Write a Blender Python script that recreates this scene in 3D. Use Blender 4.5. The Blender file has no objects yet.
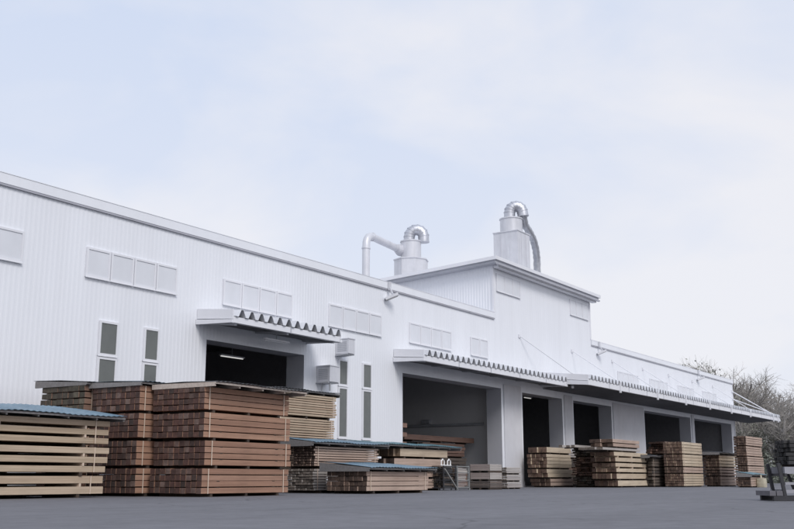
import bpy, math, random
import numpy as np
from mathutils import Vector, Matrix
random.seed(7)
S = bpy.context.scene
COL = S.collection

# ------------------------------------------------------------------ camera
IMW, IMH, F, HOR, CAMH, VPX = 794.0, 529.0, 1000.0, 479.0, 0.5, 1080.0
CX, CY = IMW/2, IMH/2
PITCH = math.atan((HOR-CY)/F)
TH = math.atan((VPX-CX)/(F/math.cos(PITCH)))          # camera azimuth against the facade (+X)
FW = np.array([math.cos(TH)*math.cos(PITCH), math.sin(TH)*math.cos(PITCH), math.sin(PITCH)])
RT = np.array([math.sin(TH), -math.cos(TH), 0.0])
UP = np.cross(RT, FW)
DIST = 29.3555                                         # camera to facade plane (Y = 0)
CAM = np.array([0.0, -DIST, CAMH])
def pix(px, py, axis, val):
    """world point where the view ray of a photo pixel meets the plane axis = val"""
    d = FW*F + RT*(px-CX) - UP*(py-CY)
    return CAM + d*((val-CAM[axis])/d[axis])
def fX(px, Y=0.0, py=479.0): return float(pix(px, py, 1, Y)[0])
def fZ(px, py, Y=0.0): return float(pix(px, py, 1, Y)[2])
def yAt(px, X, py=479.0): return float(pix(px, py, 0, X)[1])

cam = bpy.data.cameras.new('camera'); camo = bpy.data.objects.new('camera', cam); COL.objects.link(camo)
cam.sensor_width = 36.0; cam.lens = F/IMW*36.0; cam.clip_start = 0.1; cam.clip_end = 5000
R = Matrix((RT, UP, -FW)).transposed()
camo.matrix_world = Matrix.Translation(Vector(CAM)) @ R.to_4x4()
S.camera = camo

# ------------------------------------------------------------------ world, sun, exposure
SUN_EL, SUN_AZ = math.radians(42), math.radians(-121)  # azimuth of the sun in the XY plane, from +X
W = bpy.data.worlds.new('World'); S.world = W; W.use_nodes = True
nt = W.node_tree; nt.nodes.clear()
def N(tree, t, **kw):
    n = tree.nodes.new(t)
    for k, v in kw.items():
        if k == 'inp':
            for a, b in v.items(): n.inputs[a].default_value = b
        else: setattr(n, k, v)
    return n
out = N(nt, 'ShaderNodeOutputWorld'); bg = N(nt, 'ShaderNodeBackground', inp={'Strength': 0.1})
sky = N(nt, 'ShaderNodeTexSky', sky_type='NISHITA', sun_disc=False, sun_elevation=SUN_EL,
        sun_rotation=math.radians(90)-SUN_AZ, air_density=1.0, dust_density=2.0, ozone_density=1.5)
tc = N(nt, 'ShaderNodeTexCoord'); sep = N(nt, 'ShaderNodeSeparateXYZ')
nt.links.new(tc.outputs['Generated'], sep.inputs[0])
mp = N(nt, 'ShaderNodeMapping', inp={'Scale': (1.0, 1.0, 2.0), 'Location': (0.58, 6.82, 5.32)})
nt.links.new(tc.outputs['Generated'], mp.inputs[0])
n1 = N(nt, 'ShaderNodeTexNoise', inp={'Scale': 3.1, 'Detail': 5.0, 'Roughness': 0.52, 'Distortion': 0.25})
nt.links.new(mp.outputs[0], n1.inputs['Vector'])
rmp = N(nt, 'ShaderNodeMapRange', inp={'From Min': 0.37, 'From Max': 0.66, 'To Min': 0.0, 'To Max': 1.0})
nt.links.new(n1.outputs['Fac'], rmp.inputs['Value'])
# thin high cloud over a pale blue sky, whiter towards the horizon
hz = N(nt, 'ShaderNodeMapRange', inp={'From Min': 0.05, 'From Max': 0.55, 'To Min': 0.75, 'To Max': 0.0})
nt.links.new(sep.outputs['Z'], hz.inputs['Value'])
add = N(nt, 'ShaderNodeMath', operation='MULTIPLY_ADD', use_clamp=True); add.inputs[1].default_value = 0.75
nt.links.new(rmp.outputs[0], add.inputs[0]); nt.links.new(hz.outputs[0], add.inputs[2])
veil = N(nt, 'ShaderNodeMix', data_type='RGBA'); nt.links.new(add.outputs[0], veil.inputs['Factor'])
veil.inputs['A'].default_value = (5.25, 6.05, 7.7, 1); veil.inputs['B'].default_value = (7.35, 7.38, 7.8, 1)
mix = N(nt, 'ShaderNodeMix', data_type='RGBA'); mix.inputs['Factor'].default_value = 0.93
nt.links.new(sky.outputs[0], mix.inputs['A']); nt.links.new(veil.outputs['Result'], mix.inputs['B'])
nt.links.new(mix.outputs['Result'], bg.inputs['Color']); nt.links.new(bg.outputs[0], out.inputs['Surface'])

sun = bpy.data.lights.new('sun', 'SUN'); sun.energy = 1.5; sun.angle = math.radians(22); sun.color = (1.0, 0.965, 0.93)
suno = bpy.data.objects.new('sun', sun); COL.objects.link(suno)
sd = Vector((math.cos(SUN_EL)*math.cos(SUN_AZ), math.cos(SUN_EL)*math.sin(SUN_AZ), math.sin(SUN_EL)))
suno.rotation_euler = sd.to_track_quat('Z', 'Y').to_euler(); suno.location = (20, -40, 60)
S.view_settings.view_transform = 'Standard'; S.view_settings.look = 'None'
S.view_settings.gamma = 1.0; S.view_settings.use_curve_mapping = False
S.view_settings.exposure = 0.27
S.render.engine = 'CYCLES'

# ------------------------------------------------------------------ materials
def mat(name, col, rough=0.6, metal=0.0, var=0.0, scale=(1, 1, 1), nscale=4.0, col2=None, rnd=None, bump=0.0,
        bscale=30.0, emit=None, detail=4.0, coord='Object', alpha=1.0, dirt=None):
    """Principled material: base colour varied by noise (col..col2) and by object random (rnd = list of colours)."""
    m = bpy.data.materials.new(name); m.use_nodes = True
    t = m.node_tree; L = t.links; b = t.nodes['Principled BSDF']
    b.inputs['Roughness'].default_value = rough; b.inputs['Metallic'].default_value = metal
    b.inputs['Base Color'].default_value = (*col, 1)
    tcn = N(t, 'ShaderNodeTexCoord'); mpn = N(t, 'ShaderNodeMapping', inp={'Scale': scale})
    L.new(tcn.outputs[coord], mpn.inputs[0])
    src = None
    oi = N(t, 'ShaderNodeObjectInfo')
    if rnd:
        cr = N(t, 'ShaderNodeValToRGB'); cr.color_ramp.interpolation = 'LINEAR'
        els = cr.color_ramp.elements
        while len(els) < len(rnd): els.new(0.5)
        for i, c in enumerate(rnd):
            els[i].position = i/(len(rnd)-1); els[i].color = (*c, 1)
        L.new(oi.outputs['Random'], cr.inputs[0]); src = cr.outputs[0]
        off = N(t, 'ShaderNodeMath', operation='MULTIPLY'); off.inputs[1].default_value = 61.0
        L.new(oi.outputs['Random'], off.inputs[0]); cmb = N(t, 'ShaderNodeCombineXYZ')
        for k in range(3): L.new(off.outputs[0], cmb.inputs[k])
        L.new(cmb.outputs[0], mpn.inputs['Location'])
    if col2 is not None or var:
        nn = N(t, 'ShaderNodeTexNoise', inp={'Scale': nscale, 'Detail': detail, 'Roughness': 0.6})
        L.new(mpn.outputs[0], nn.inputs['Vector'])
        mr = N(t, 'ShaderNodeMapRange', inp={'From Min': 0.3, 'From Max': 0.7}); L.new(nn.outputs['Fac'], mr.inputs['Value'])
        mx = N(t, 'ShaderNodeMix', data_type='RGBA'); L.new(mr.outputs[0], mx.inputs['Factor'])
        if col2 is not None:
            mx.inputs['A'].default_value = (*col, 1); mx.inputs['B'].default_value = (*col2, 1)
            if src:
                L.new(src, mx.inputs['A']); dk = N(t, 'ShaderNodeMix', data_type='RGBA', blend_type='MULTIPLY'); dk.inputs['Factor'].default_value = 1
                L.new(src, dk.inputs['A']); dk.inputs['B'].default_value = (*col2, 1); L.new(dk.outputs['Result'], mx.inputs['B'])
        else:
            mx.inputs['A'].default_value = tuple(c*(1-var) for c in col)+(1,); mx.inputs['B'].default_value = tuple(min(1, c*(1+var)) for c in col)+(1,)
        src = mx.outputs['Result']
    if dirt:                                   # streaks with a shape of their own: (colour, amount, mapping scale)
        dc, da, ds = dirt
        m2 = N(t, 'ShaderNodeMapping', inp={'Scale': ds}); L.new(tcn.outputs[coord], m2.inputs[0])
        dn = N(t, 'ShaderNodeTexNoise', inp={'Scale': 1.0, 'Detail': 5.0, 'Roughness': 0.65}); L.new(m2.outputs[0], dn.inputs['Vector'])
        dr = N(t, 'ShaderNodeMapRange', inp={'From Min': 0.45, 'From Max': 0.75, 'To Max': da}); L.new(dn.outputs['Fac'], dr.inputs['Value'])
        dm = N(t, 'ShaderNodeMix', data_type='RGBA'); L.new(dr.outputs[0], dm.inputs['Factor'])
        if src: L.new(src, dm.inputs['A'])
        else: dm.inputs['A'].default_value = (*col, 1)
        dm.inputs['B'].default_value = (*dc, 1); src = dm.outputs['Result']
    if src: L.new(src, b.inputs['Base Color'])
    if bump:
        bn = N(t, 'ShaderNodeTexNoise', inp={'Scale': bscale, 'Detail': 3.0}); L.new(mpn.outputs[0], bn.inputs['Vector'])
        bp = N(t, 'ShaderNodeBump', inp={'Strength': bump, 'Distance': 0.02}); L.new(bn.outputs['Fac'], bp.inputs['Height'])
        L.new(bp.outputs[0], b.inputs['Normal'])
    if emit:
        b.inputs['Emission Color'].default_value = (*emit[0], 1); b.inputs['Emission Strength'].default_value = emit[1]
    if alpha < 1: b.inputs['Alpha'].default_value = alpha
    return m

M = {}
M['cladding'] = mat('white_cladding', (0.79, 0.805, 0.845), 0.45, var=0.03, scale=(.35, .35, .08), nscale=1.0,
                    dirt=((0.69, 0.70, 0.735), 0.3, (1.2, 1.2, 0.1)))
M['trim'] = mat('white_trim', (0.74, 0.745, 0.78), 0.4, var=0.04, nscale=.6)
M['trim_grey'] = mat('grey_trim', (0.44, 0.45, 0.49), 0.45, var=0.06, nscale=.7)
M['gutter'] = mat('gutter_metal', (0.42, 0.42, 0.46), 0.4, metal=0.3, var=0.1, nscale=.8)
M['canopy'] = mat('canopy_sheet', (0.66, 0.67, 0.70), 0.4, metal=0.2, var=0.08, nscale=1.2)
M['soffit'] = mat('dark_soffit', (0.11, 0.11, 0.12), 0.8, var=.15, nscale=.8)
M['steel'] = mat('painted_steel', (0.40, 0.41, 0.44), 0.5, var=0.08, nscale=2)
M['concrete_wall'] = mat('pale_plaster', (0.62, 0.62, 0.65), 0.8, var=0.05, nscale=.5, bump=.05,
                         dirt=((0.42, 0.41, 0.42), 0.4, (.6, .6, .25)))
M['room'] = mat('pale_inner_wall', (0.62, 0.62, 0.63), 0.85, var=0.06, nscale=.4)
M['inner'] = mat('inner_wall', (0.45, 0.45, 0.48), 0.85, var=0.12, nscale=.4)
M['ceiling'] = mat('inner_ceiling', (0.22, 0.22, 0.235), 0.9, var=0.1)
M['roof'] = mat('roof_sheet', (0.55, 0.56, 0.6), 0.5, metal=0.2, var=.06, nscale=.4)
M['poly'] = mat('polycarbonate', (0.68, 0.695, 0.735), 0.3, var=0.05, nscale=.9, scale=(1, 1, .5))
M['glass'] = mat('dark_window', (0.13, 0.14, 0.135), 0.25, var=0.15, nscale=.8)
M['tube'] = mat('lit_tube', (0.9, 0.9, 0.9), 0.5, emit=((1, .98, .94), .45))
M['fixture'] = mat('white_fixture', (0.75, 0.75, 0.78), 0.5)
M['galv'] = mat('galvanised', (0.55, 0.56, 0.60), 0.46, metal=0.8, var=0.12, nscale=3)
M['galv_white'] = mat('pale_metal', (0.64, 0.645, 0.68), 0.42, metal=0.25, var=0.06, nscale=1.5,
                      dirt=((0.42, 0.42, 0.45), .4, (3, 3, .3)))
M['galv_dark'] = mat('flex_metal', (0.47, 0.48, 0.51), 0.4, metal=0.6, var=0.15, nscale=4)
M['black'] = mat('black_void', (0.015, 0.015, 0.017), 0.8)
M['lamp_metal'] = mat('lamp_metal', (0.33, 0.33, 0.33), 0.4, metal=0.4, var=.1)
GR = (0.18, 9, 9)
def wood(name, cols, dark, end):
    side = mat(name, cols[0], 0.75, rnd=cols, col2=dark, scale=GR, nscale=2.2, detail=6, bump=.25, bscale=6,
               dirt=(tuple(c*.5 for c in cols[0]), .45, (.9, 3.5, 3.5)))
    end = [tuple(v*(.62 if name.startswith('red') else .88)*k for v, k in zip(c, (1.05, 1.0, .92))) for c in end]
    e = mat(name+'_end', end[0], 0.85, rnd=end, col2=(.5, .47, .46), nscale=9, scale=(1, 1, 1))
    return side, e
M['pale'] = wood('pale_timber', [(0.47, 0.37, 0.265), (0.56, 0.45, 0.33), (0.50, 0.375, 0.27), (0.60, 0.495, 0.375)], (.70, .66, .64),
                 [(0.12, 0.085, 0.065), (0.24, 0.18, 0.135), (0.16, 0.115, 0.09), (0.30, 0.235, 0.18)])
M['cream'] = wood('cream_timber', [(0.58, 0.475, 0.355), (0.66, 0.555, 0.425), (0.61, 0.49, 0.36)], (.75, .72, .68),
                 [(0.13, 0.085, 0.07), (0.22, 0.15, 0.12), (0.10, 0.065, 0.055), (0.30, 0.22, 0.18)])
M['pink'] = wood('pinkish_timber', [(0.46, 0.34, 0.275), (0.54, 0.415, 0.34), (0.50, 0.375, 0.305)], (.72, .68, .66),
                 [(0.085, 0.058, 0.048), (0.15, 0.105, 0.085), (0.065, 0.045, 0.04), (0.19, 0.13, 0.105)])
M['brown'] = wood('red_brown_timber', [(0.33, 0.186, 0.126), (0.44, 0.262, 0.178), (0.37, 0.206, 0.138), (0.41, 0.25, 0.176)], (.70, .67, .66),
                  [(0.13, 0.07, 0.062), (0.20, 0.105, 0.088), (0.085, 0.06, 0.056), (0.17, 0.09, 0.08), (0.12, 0.075, 0.068), (0.34, 0.25, 0.23), (0.16, 0.085, 0.075), (0.10, 0.075, 0.07)])
M['mossy'] = wood('weathered_square_timber', [(0.25, 0.155, 0.115), (0.31, 0.20, 0.15)], (.68, .64, .62),
                  [(0.06, 0.057, 0.048), (0.12, 0.112, 0.09), (0.08, 0.07, 0.06), (0.2, 0.185, 0.15)])
M['dark'] = wood('weathered_timber', [(0.10, 0.08, 0.07), (0.16, 0.13, 0.11), (0.075, 0.063, 0.06), (0.20, 0.16, 0.135)], (.6, .58, .56),
                 [(0.035, 0.03, 0.028), (0.08, 0.065, 0.057), (0.12, 0.095, 0.08), (0.05, 0.055, 0.047)])
M['rust'] = wood('red_cut_timber', [(0.21, 0.125, 0.095), (0.28, 0.175, 0.135), (0.17, 0.105, 0.082)], (.65, .6, .58),
                 [(0.085, 0.046, 0.037), (0.14, 0.082, 0.064), (0.06, 0.035, 0.03), (0.19, 0.125, 0.10)])
M['grey'] = wood('grey_timber', [(0.44, 0.405, 0.38), (0.53, 0.495, 0.46), (0.38, 0.34, 0.32)], (.7, .68, .68),
                 [(0.16, 0.14, 0.13), (0.26, 0.23, 0.21)])
M['umber'] = wood('umber_crate_board', [(0.31, 0.255, 0.235), (0.38, 0.32, 0.295)], (.7, .68, .68), [(0.2, 0.16, 0.14), (0.26, 0.22, 0.2)])
M['char'] = wood('black_slat', [(0.022, 0.022, 0.024), (0.035, 0.034, 0.036), (0.05, 0.048, 0.05)], (.7, .7, .7), [(0.018, 0.018, 0.02), (0.05, 0.05, 0.055)])
M['bearer'] = mat('bearer_wood', (0.12, 0.085, 0.065), 0.85, rnd=[(0.035, 0.025, 0.02), (0.085, 0.06, 0.045)], col2=(.6, .6, .6), nscale=5)
M['strap'] = mat('strap', (0.62, 0.50, 0.40), 0.5)
M['blue'] = mat('blue_sheet', (0.105, 0.185, 0.25), 0.45, var=.2, nscale=1.3, dirt=((0.30, 0.36, 0.40), .5, (2, 6, 2)))
M['darkblue'] = mat('dark_blue_sheet', (0.05, 0.085, 0.115), 0.4, var=.2, nscale=1.3)
M['teal'] = mat('teal_sheet', (0.09, 0.185, 0.22), 0.4, var=.16, nscale=1.3)
M['slate'] = mat('grey_sheet', (0.07, 0.073, 0.08), 0.5, var=.2, nscale=1.5)
M['lidwood'] = mat('lid_wood', (0.55, 0.47, 0.42), 0.8, rnd=[(0.52, 0.45, 0.40), (0.62, 0.54, 0.48)], col2=(.75, .72, .7), scale=(.3, 6, 6), nscale=2)
M['lidgrey'] = mat('lid_grey', (0.22, 0.215, 0.215), 0.8, rnd=[(0.17, 0.165, 0.165), (0.26, 0.25, 0.25)], col2=(.75, .72, .7), scale=(.3, 6, 6), nscale=2)
M['rackmetal'] = mat('rack_metal', (0.03, 0.03, 0.035), 0.5, var=.2)
M['rackgrey'] = mat('rack_grey', (0.30, 0.30, 0.33), 0.5, var=.12)
M['white_plastic'] = mat('white_plastic', (0.8, 0.8, 0.8), 0.4)
M['yellow'] = mat('yellow_fabric', (0.46, 0.42, 0.32), 0.8, var=.2, nscale=3)
M['wire'] = mat('wire_metal', (0.30, 0.31, 0.31), 0.45, metal=.4)
M['net'] = mat('grey_sack', (0.36, 0.36, 0.345), 0.8, var=.2, nscale=5)
M['bark'] = mat('bark', (0.24, 0.225, 0.215), 0.9, var=.3, nscale=3)
M['twig'] = mat('twigs', (0.285, 0.265, 0.245), 0.9, var=.3, nscale=.5)
M['leaf'] = mat('leaves', (0.19, 0.19, 0.15), 0.7, var=.45, nscale=.6)
M['leaf2'] = mat('evergreen_leaves', (0.13, 0.14, 0.11), 0.7, var=.45, nscale=.7)

# asphalt: coarse patches, aggregate speckle, faint tyre tracks
def asphalt():
    m = bpy.data.materials.new('asphalt'); m.use_nodes = True; t = m.node_tree; L = t.links; b = t.nodes['Principled BSDF']
    b.inputs['Roughness'].default_value = .82
    g = N(t, 'ShaderNodeNewGeometry')
    a = N(t, 'ShaderNodeTexNoise', inp={'Scale': .12, 'Detail': 6.0, 'Roughness': .6}); L.new(g.outputs['Position'], a.inputs['Vector'])
    s = N(t, 'ShaderNodeTexNoise', inp={'Scale': 90.0, 'Detail': 2.0}); L.new(g.outputs['Position'], s.inputs['Vector'])
    mpn = N(t, 'ShaderNodeMapping', inp={'Scale': (.035, .55, 1), 'Rotation': (0, 0, .08)}); L.new(g.outputs['Position'], mpn.inputs[0])
    k = N(t, 'ShaderNodeTexNoise', inp={'Scale': 1.0, 'Detail': 4.0}); L.new(mpn.outputs[0], k.inputs['Vector'])
    r1 = N(t, 'ShaderNodeValToRGB'); r1.color_ramp.elements[0].position = .32; r1.color_ramp.elements[1].position = .7
    r1.color_ramp.elements[0].color = (.112, .112, .124, 1); r1.color_ramp.elements[1].color = (.152, .152, .167, 1)
    av = N(t, 'ShaderNodeMath', operation='MULTIPLY_ADD'); av.inputs[1].default_value = .5
    L.new(a.outputs['Fac'], av.inputs[0]); hf = N(t, 'ShaderNodeMath', operation='MULTIPLY'); hf.inputs[1].default_value = .5
    L.new(k.outputs['Fac'], hf.inputs[0]); L.new(hf.outputs[0], av.inputs[2]); L.new(av.outputs[0], r1.inputs[0])
    p2 = N(t, 'ShaderNodeTexNoise', inp={'Scale': 2.2, 'Detail': 8.0, 'Roughness': .72}); L.new(g.outputs['Position'], p2.inputs['Vector'])
    pr = N(t, 'ShaderNodeMapRange', inp={'From Min': .3, 'From Max': .7, 'To Min': .8, 'To Max': 1.2}); L.new(p2.outputs['Fac'], pr.inputs['Value'])
    wv = N(t, 'ShaderNodeTexNoise', inp={'Scale': .5, 'Detail': 5.0}); L.new(g.outputs['Position'], wv.inputs['Vector'])
    wm = N(t, 'ShaderNodeMix', data_type='RGBA', blend_type='LINEAR_LIGHT'); wm.inputs['Factor'].default_value = .8; L.new(g.outputs['Position'], wm.inputs['A']); L.new(wv.outputs['Color'], wm.inputs['B'])
    vo = N(t, 'ShaderNodeTexVoronoi', feature='DISTANCE_TO_EDGE', inp={'Scale': .16}); L.new(wm.outputs['Result'], vo.inputs['Vector'])
    vr = N(t, 'ShaderNodeMapRange', inp={'From Min': .0, 'From Max': .006, 'To Min': .55, 'To Max': 1.0}); L.new(vo.outputs['Distance'], vr.inputs['Value'])
    pm = N(t, 'ShaderNodeMath', operation='MULTIPLY'); L.new(pr.outputs[0], pm.inputs[0]); L.new(vr.outputs[0], pm.inputs[1])
    m0 = N(t, 'ShaderNodeVectorMath', operation='SCALE'); L.new(r1.outputs[0], m0.inputs[0]); L.new(pm.outputs[0], m0.inputs['Scale'])
    mx = N(t, 'ShaderNodeMix', data_type='RGBA', blend_type='OVERLAY'); mx.inputs['Factor'].default_value = .45
    L.new(m0.outputs[0], mx.inputs['A']); L.new(s.outputs['Fac'], mx.inputs['B']); L.new(mx.outputs['Result'], b.inputs['Base Color'])
    bp = N(t, 'ShaderNodeBump', inp={'Strength': .35, 'Distance': .01}); L.new(s.outputs['Fac'], bp.inputs['Height']); L.new(bp.outputs[0], b.inputs['Normal'])
    return m
M['asphalt'] = asphalt()

# ------------------------------------------------------------------ mesh helpers
class MB:
    """collects boxes, tubes, sheets; build() links them as one mesh object"""
    def __init__(s): s.v = []; s.f = []; s.mi = []
    def add(s, vs, fs, mi=0):
        o = len(s.v); s.v += [tuple(map(float, p)) for p in vs]; s.f += [tuple(i+o for i in f) for f in fs]; s.mi += [mi]*len(fs); return s
    def box(s, x0, x1, y0, y1, z0, z1, mi=0):
        return s.add([(x0,y0,z0),(x1,y0,z0),(x1,y1,z0),(x0,y1,z0),(x0,y0,z1),(x1,y0,z1),(x1,y1,z1),(x0,y1,z1)],
                     [(0,3,2,1),(4,5,6,7),(0,1,5,4),(1,2,6,5),(2,3,7,6),(3,0,4,7)], mi)
    def bar(s, a, b, w, h, mi=0, upv=(0, 0, 1)):
        a = Vector(a); b = Vector(b); d = (b-a).normalized(); u = Vector(upv)
        if abs(d.dot(u)) > .98: u = Vector((1, 0, 0))
        r = d.cross(u).normalized(); u = r.cross(d)
        vs = [p + r*sx*w/2 + u*sz*h/2 for p in (a, b) for sx, sz in ((-1,-1),(1,-1),(1,1),(-1,1))]
        return s.add(vs, [(0,1,2,3),(7,6,5,4),(0,4,5,1),(1,5,6,2),(2,6,7,3),(3,7,4,0)], mi)
    def tube(s, pts, rad, n=12, mi=0, cap=True):
        pts = [Vector(p) for p in pts]; rs = rad if hasattr(rad, '__len__') else [rad]*len(pts)
        vs = []; fs = []; ref = None
        for i, p in enumerate(pts):
            d = (pts[min(i+1, len(pts)-1)]-pts[max(i-1, 0)]).normalized()
            if ref is None: ref = d.orthogonal().normalized()
            r = (ref - d*ref.dot(d)).normalized(); ref = r; q = d.cross(r)
            vs += [p + (r*math.cos(2*math.pi*k/n)+q*math.sin(2*math.pi*k/n))*rs[i] for k in range(n)]
        for i in range(len(pts)-1):
            for k in range(n):
                a = i*n+k; b2 = i*n+(k+1) % n; fs.append((a, b2, b2+n, a+n))
        if cap: fs.append(tuple(reversed(range(n)))); fs.append(tuple(range((len(pts)-1)*n, len(pts)*n)))
        return s.add(vs, fs, mi)
    def mesh(s, name, mats, smooth=False):
        me = bpy.data.meshes.new(name); me.from_pydata(s.v, [], s.f)
        for m in mats: me.materials.append(m)
        if len(mats) > 1: me.polygons.foreach_set('material_index', s.mi)
        if smooth: me.polygons.foreach_set('use_smooth', [True]*len(me.polygons)); me.set_sharp_from_angle(angle=math.radians(38))
        me.update(); return me
    def build(s, name, m, parent=None, smooth=False, loc=None):
        ms = m if isinstance(m, (list, tuple)) else [m]
        return link(name, s.mesh(name, ms, smooth), parent, loc)
def link(name, me, parent=None, loc=None, rot=None):
    o = bpy.data.objects.new(name, me); COL.objects.link(o)
    if parent is not None: o.parent = parent
    if loc is not None: o.location = loc
    if rot is not None: o.rotation_euler = rot
    return o
def tag(o, label=None, cat=None, group=None, kind=None):
    for k, v in (('label', label), ('category', cat), ('group', group), ('kind', kind)):
        if v: o[k] = v
    return o
def empty(name, loc, rz=0.0):
    o = link(name, None, None, loc, (0, 0, rz)); o.empty_display_size = .3; return o
def rel(parent, mb, name, m, smooth=False):
    """mesh given in world coordinates, parented to an unrotated Empty at parent.location"""
    p = parent.location; q = parent.parent
    while q is not None: p = p + q.location; q = q.parent
    mb.v = [(x-p.x, y-p.y, z-p.z) for x, y, z in mb.v]
    return mb.build(name, m, parent, smooth)

# ------------------------------------------------------------------ ground
g = MB(); rs = [-400, -120, -60, -30, 0, 40, 90, 140, 300, 900, 2500]
g.add([(-2500,-2500,0),(2500,-2500,0),(2500,2500,0),(-2500,2500,0)], [(0,1,2,3)])
tag(g.build('ground', M['asphalt']), kind='structure')

# ------------------------------------------------------------------ factory building
XL, XR, ZG = -14.0, 107.5, 10.3          # facade ends, wall top
RX0, RX1, RZ = 54.9, 70.15, 13.78        # raised section
DOORS = [(29.78, 36.17, 6.14), (44.49, 55.63, 6.03), (58.51, 64.65, 5.97), (66.51, 73.61, 5.97), (80.78, 92.8, 6.05), (93.97, 106.16, 6.05)]
B = empty('factory_building', (XL, 0, 0))
tag(B, 'long white ribbed metal factory hall with loading doors, canopies and a raised middle section', 'building')
WG = [(16.2, 20.75, 4), (23.40, 27.95, 4), (30.60, 35.20, 4), (37.93, 42.46, 4), (45.09, 49.57, 4), (51.82, 53.95, 2),
      (75.2, 79.7, 4), (82.4, 86.9, 4), (89.7, 94.2, 4), (97.0, 101.5, 4)]
WZ = (7.74, 8.84)
TW = [(24.20, 25.10), (26.36, 27.14), (38.78, 39.54), (40.77, 41.57)]
# openings that are cut from the ribbed wall
OPEN = [(a, b, 0.0, z) for a, b, z in DOORS]
def wall_mesh():
    mb = MB(); P = .2; prof = []
    x = XL
    while x < XR:
        for dx, dy in ((0, 0), (.085, 0), (.105, -.0055), (.18, -.0055)):
            if x+dx < XR: prof.append((x+dx, dy))
        x += P
    prof.append((XR, 0))
    def yof(q):
        for i in range(len(prof)-1):
            if prof[i][0] <= q <= prof[i+1][0]:
                t = (q-prof[i][0])/max(1e-6, prof[i+1][0]-prof[i][0]); return prof[i][1]*(1-t)+prof[i+1][1]*t
        return 0
    xs = [(q, yy) for q, yy in prof] + [(q, yof(q)) for a, b, z0, z1 in OPEN for q in (a, b)] + [(q, yof(q)) for q in (RX0, RX1)]
    xs.sort()
    vs = []; fs = []
    for (a, ya), (b, yb) in zip(xs[:-1], xs[1:]):
        if b-a < 1e-5: continue
        c = (a+b)/2; top = RZ if RX0 <= c <= RX1 else ZG
        segs = [(0.0, top)]
        for oa, ob, z0, z1 in OPEN:
            if oa <= c <= ob: segs = [(z1, top)]
        for z0, z1 in segs:
            i = len(vs); vs += [(a, ya, z0), (b, yb, z0), (b, yb, z1), (a, ya, z1)]; fs.append((i, i+1, i+2, i+3))
    mb.add(vs, fs); return mb
rel(B, wall_mesh(), 'ribbed_wall', M['cladding'])
# raised section side walls (ribbed along Y) and back; the gable top follows the roof's slope
RSL = -0.057; RYB = 15.0
def zr(y): return 14.06 + RSL*(y+.46)       # underside line of the raised roof's edge
mb = MB(); y = 0.0; pts = []
while y < RYB:
    pts += [(y, 0), (y+.085, 0), (y+.105, -.015), (y+.18, -.015)]; y += .2
pts.append((RYB, 0))
for X, s in ((RX0, 1), (RX1, -1)):
    vs = []; fs = []
    for (a, da), (b, db) in zip(pts[:-1], pts[1:]):
        i = len(vs); vs += [(X+da*s, a, 10.0), (X+db*s, b, 10.0), (X+db*s, b, zr(b)-.22), (X+da*s, a, zr(a)-.22)]; fs.append((i, i+1, i+2, i+3))
    mb.add(vs, fs)
mb.box(RX0+.05, RX1-.05, RYB-.1, RYB, 10, zr(RYB)-.2)
rel(B, mb, 'raised_wall', M['cladding'])
# raised roof slab with stepped eave
def slab(mb, x0, x1, y0, y1, za, zb, th, mi=0):
    mb.add([(x0,y0,za),(x1,y0,za),(x1,y1,zb),(x0,y1,zb),(x0,y0,za+th),(x1,y0,za+th),(x1,y1,zb+th),(x0,y1,zb+th)],
           [(0,3,2,1),(4,5,6,7),(0,1,5,4),(1,2,6,5),(2,3,7,6),(3,0,4,7)], mi)
mb = MB(); slab(mb, 54.15, 70.95, -.62, RYB+.4, zr(-.62)-.12, zr(RYB+.4)-.12, .22); rel(B, mb, 'raised_roof', M['trim'])
mb = MB(); slab(mb, 54.3, 70.8, -.50, RYB, zr(-.5)-.30, zr(RYB)-.30, .17); rel(B, mb, 'eave_step', M['trim_grey'])
mb = MB(); mb.box(54.85, 70.55, -.42, -.06, 13.56, 13.72); rel(B, mb, 'soffit_board', M['trim'])
mb = MB(); mb.box(54.4, 70.7, -.66, -.50, zr(-.6)-.42, zr(-.6)-.32); rel(B, mb, 'eave_gutter', M['gutter'])
# main roof, parapet flashings and gutters, left and right of the raised section
for x0, x1 in ((XL, RX0-.03), (RX1+.03, XR+.25)):
    mb = MB(); slab(mb, x0, x1, .10, 24, 10.36, 11.2, .1); rel(B, mb, 'roof', M['roof'])
    mb = MB(); mb.box(x0, x1, -.10, .12, 10.345, 10.70); mb.box(x0, x1, -.115, .2, 10.70, 10.72); rel(B, mb, 'parapet_flashing', M['cladding'])
    mb = MB(); mb.box(x0, x1, -.085, -.012, 10.27, 10.345); rel(B, mb, 'gutter', M['gutter'])
mb = MB(); mb.box(XR-.1, XR, .05, 24, 0, 10.35); mb.box(XL, XL+.1, .05, 24, 0, 10.35); mb.box(XL, XR, 24, 24.1, 0, 11.2); rel(B, mb, 'outer_wall', M['cladding'])
mb = MB(); mb.box(XR-.16, XR+.03, -.05, .16, 0, 10.3); rel(B, mb, 'corner_trim', M['trim'])
for X in (RX0-.06, RX1-.10): mb = MB(); mb.box(X, X+.16, -.05, .10, 10.74, 13.55); rel(B, mb, 'corner_trim', M['trim'])
# plinth strips at the foot of the facade
edges = [XL]+[e for a, b, z in DOORS for e in (a, b)]+[XR]
for a, b in zip(edges[::2], edges[1::2]):
    mb = MB(); mb.box(a+.02, b-.02, -.06, -.03, 0, .35); rel(B, mb, 'plinth', M['concrete_wall'])
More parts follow.
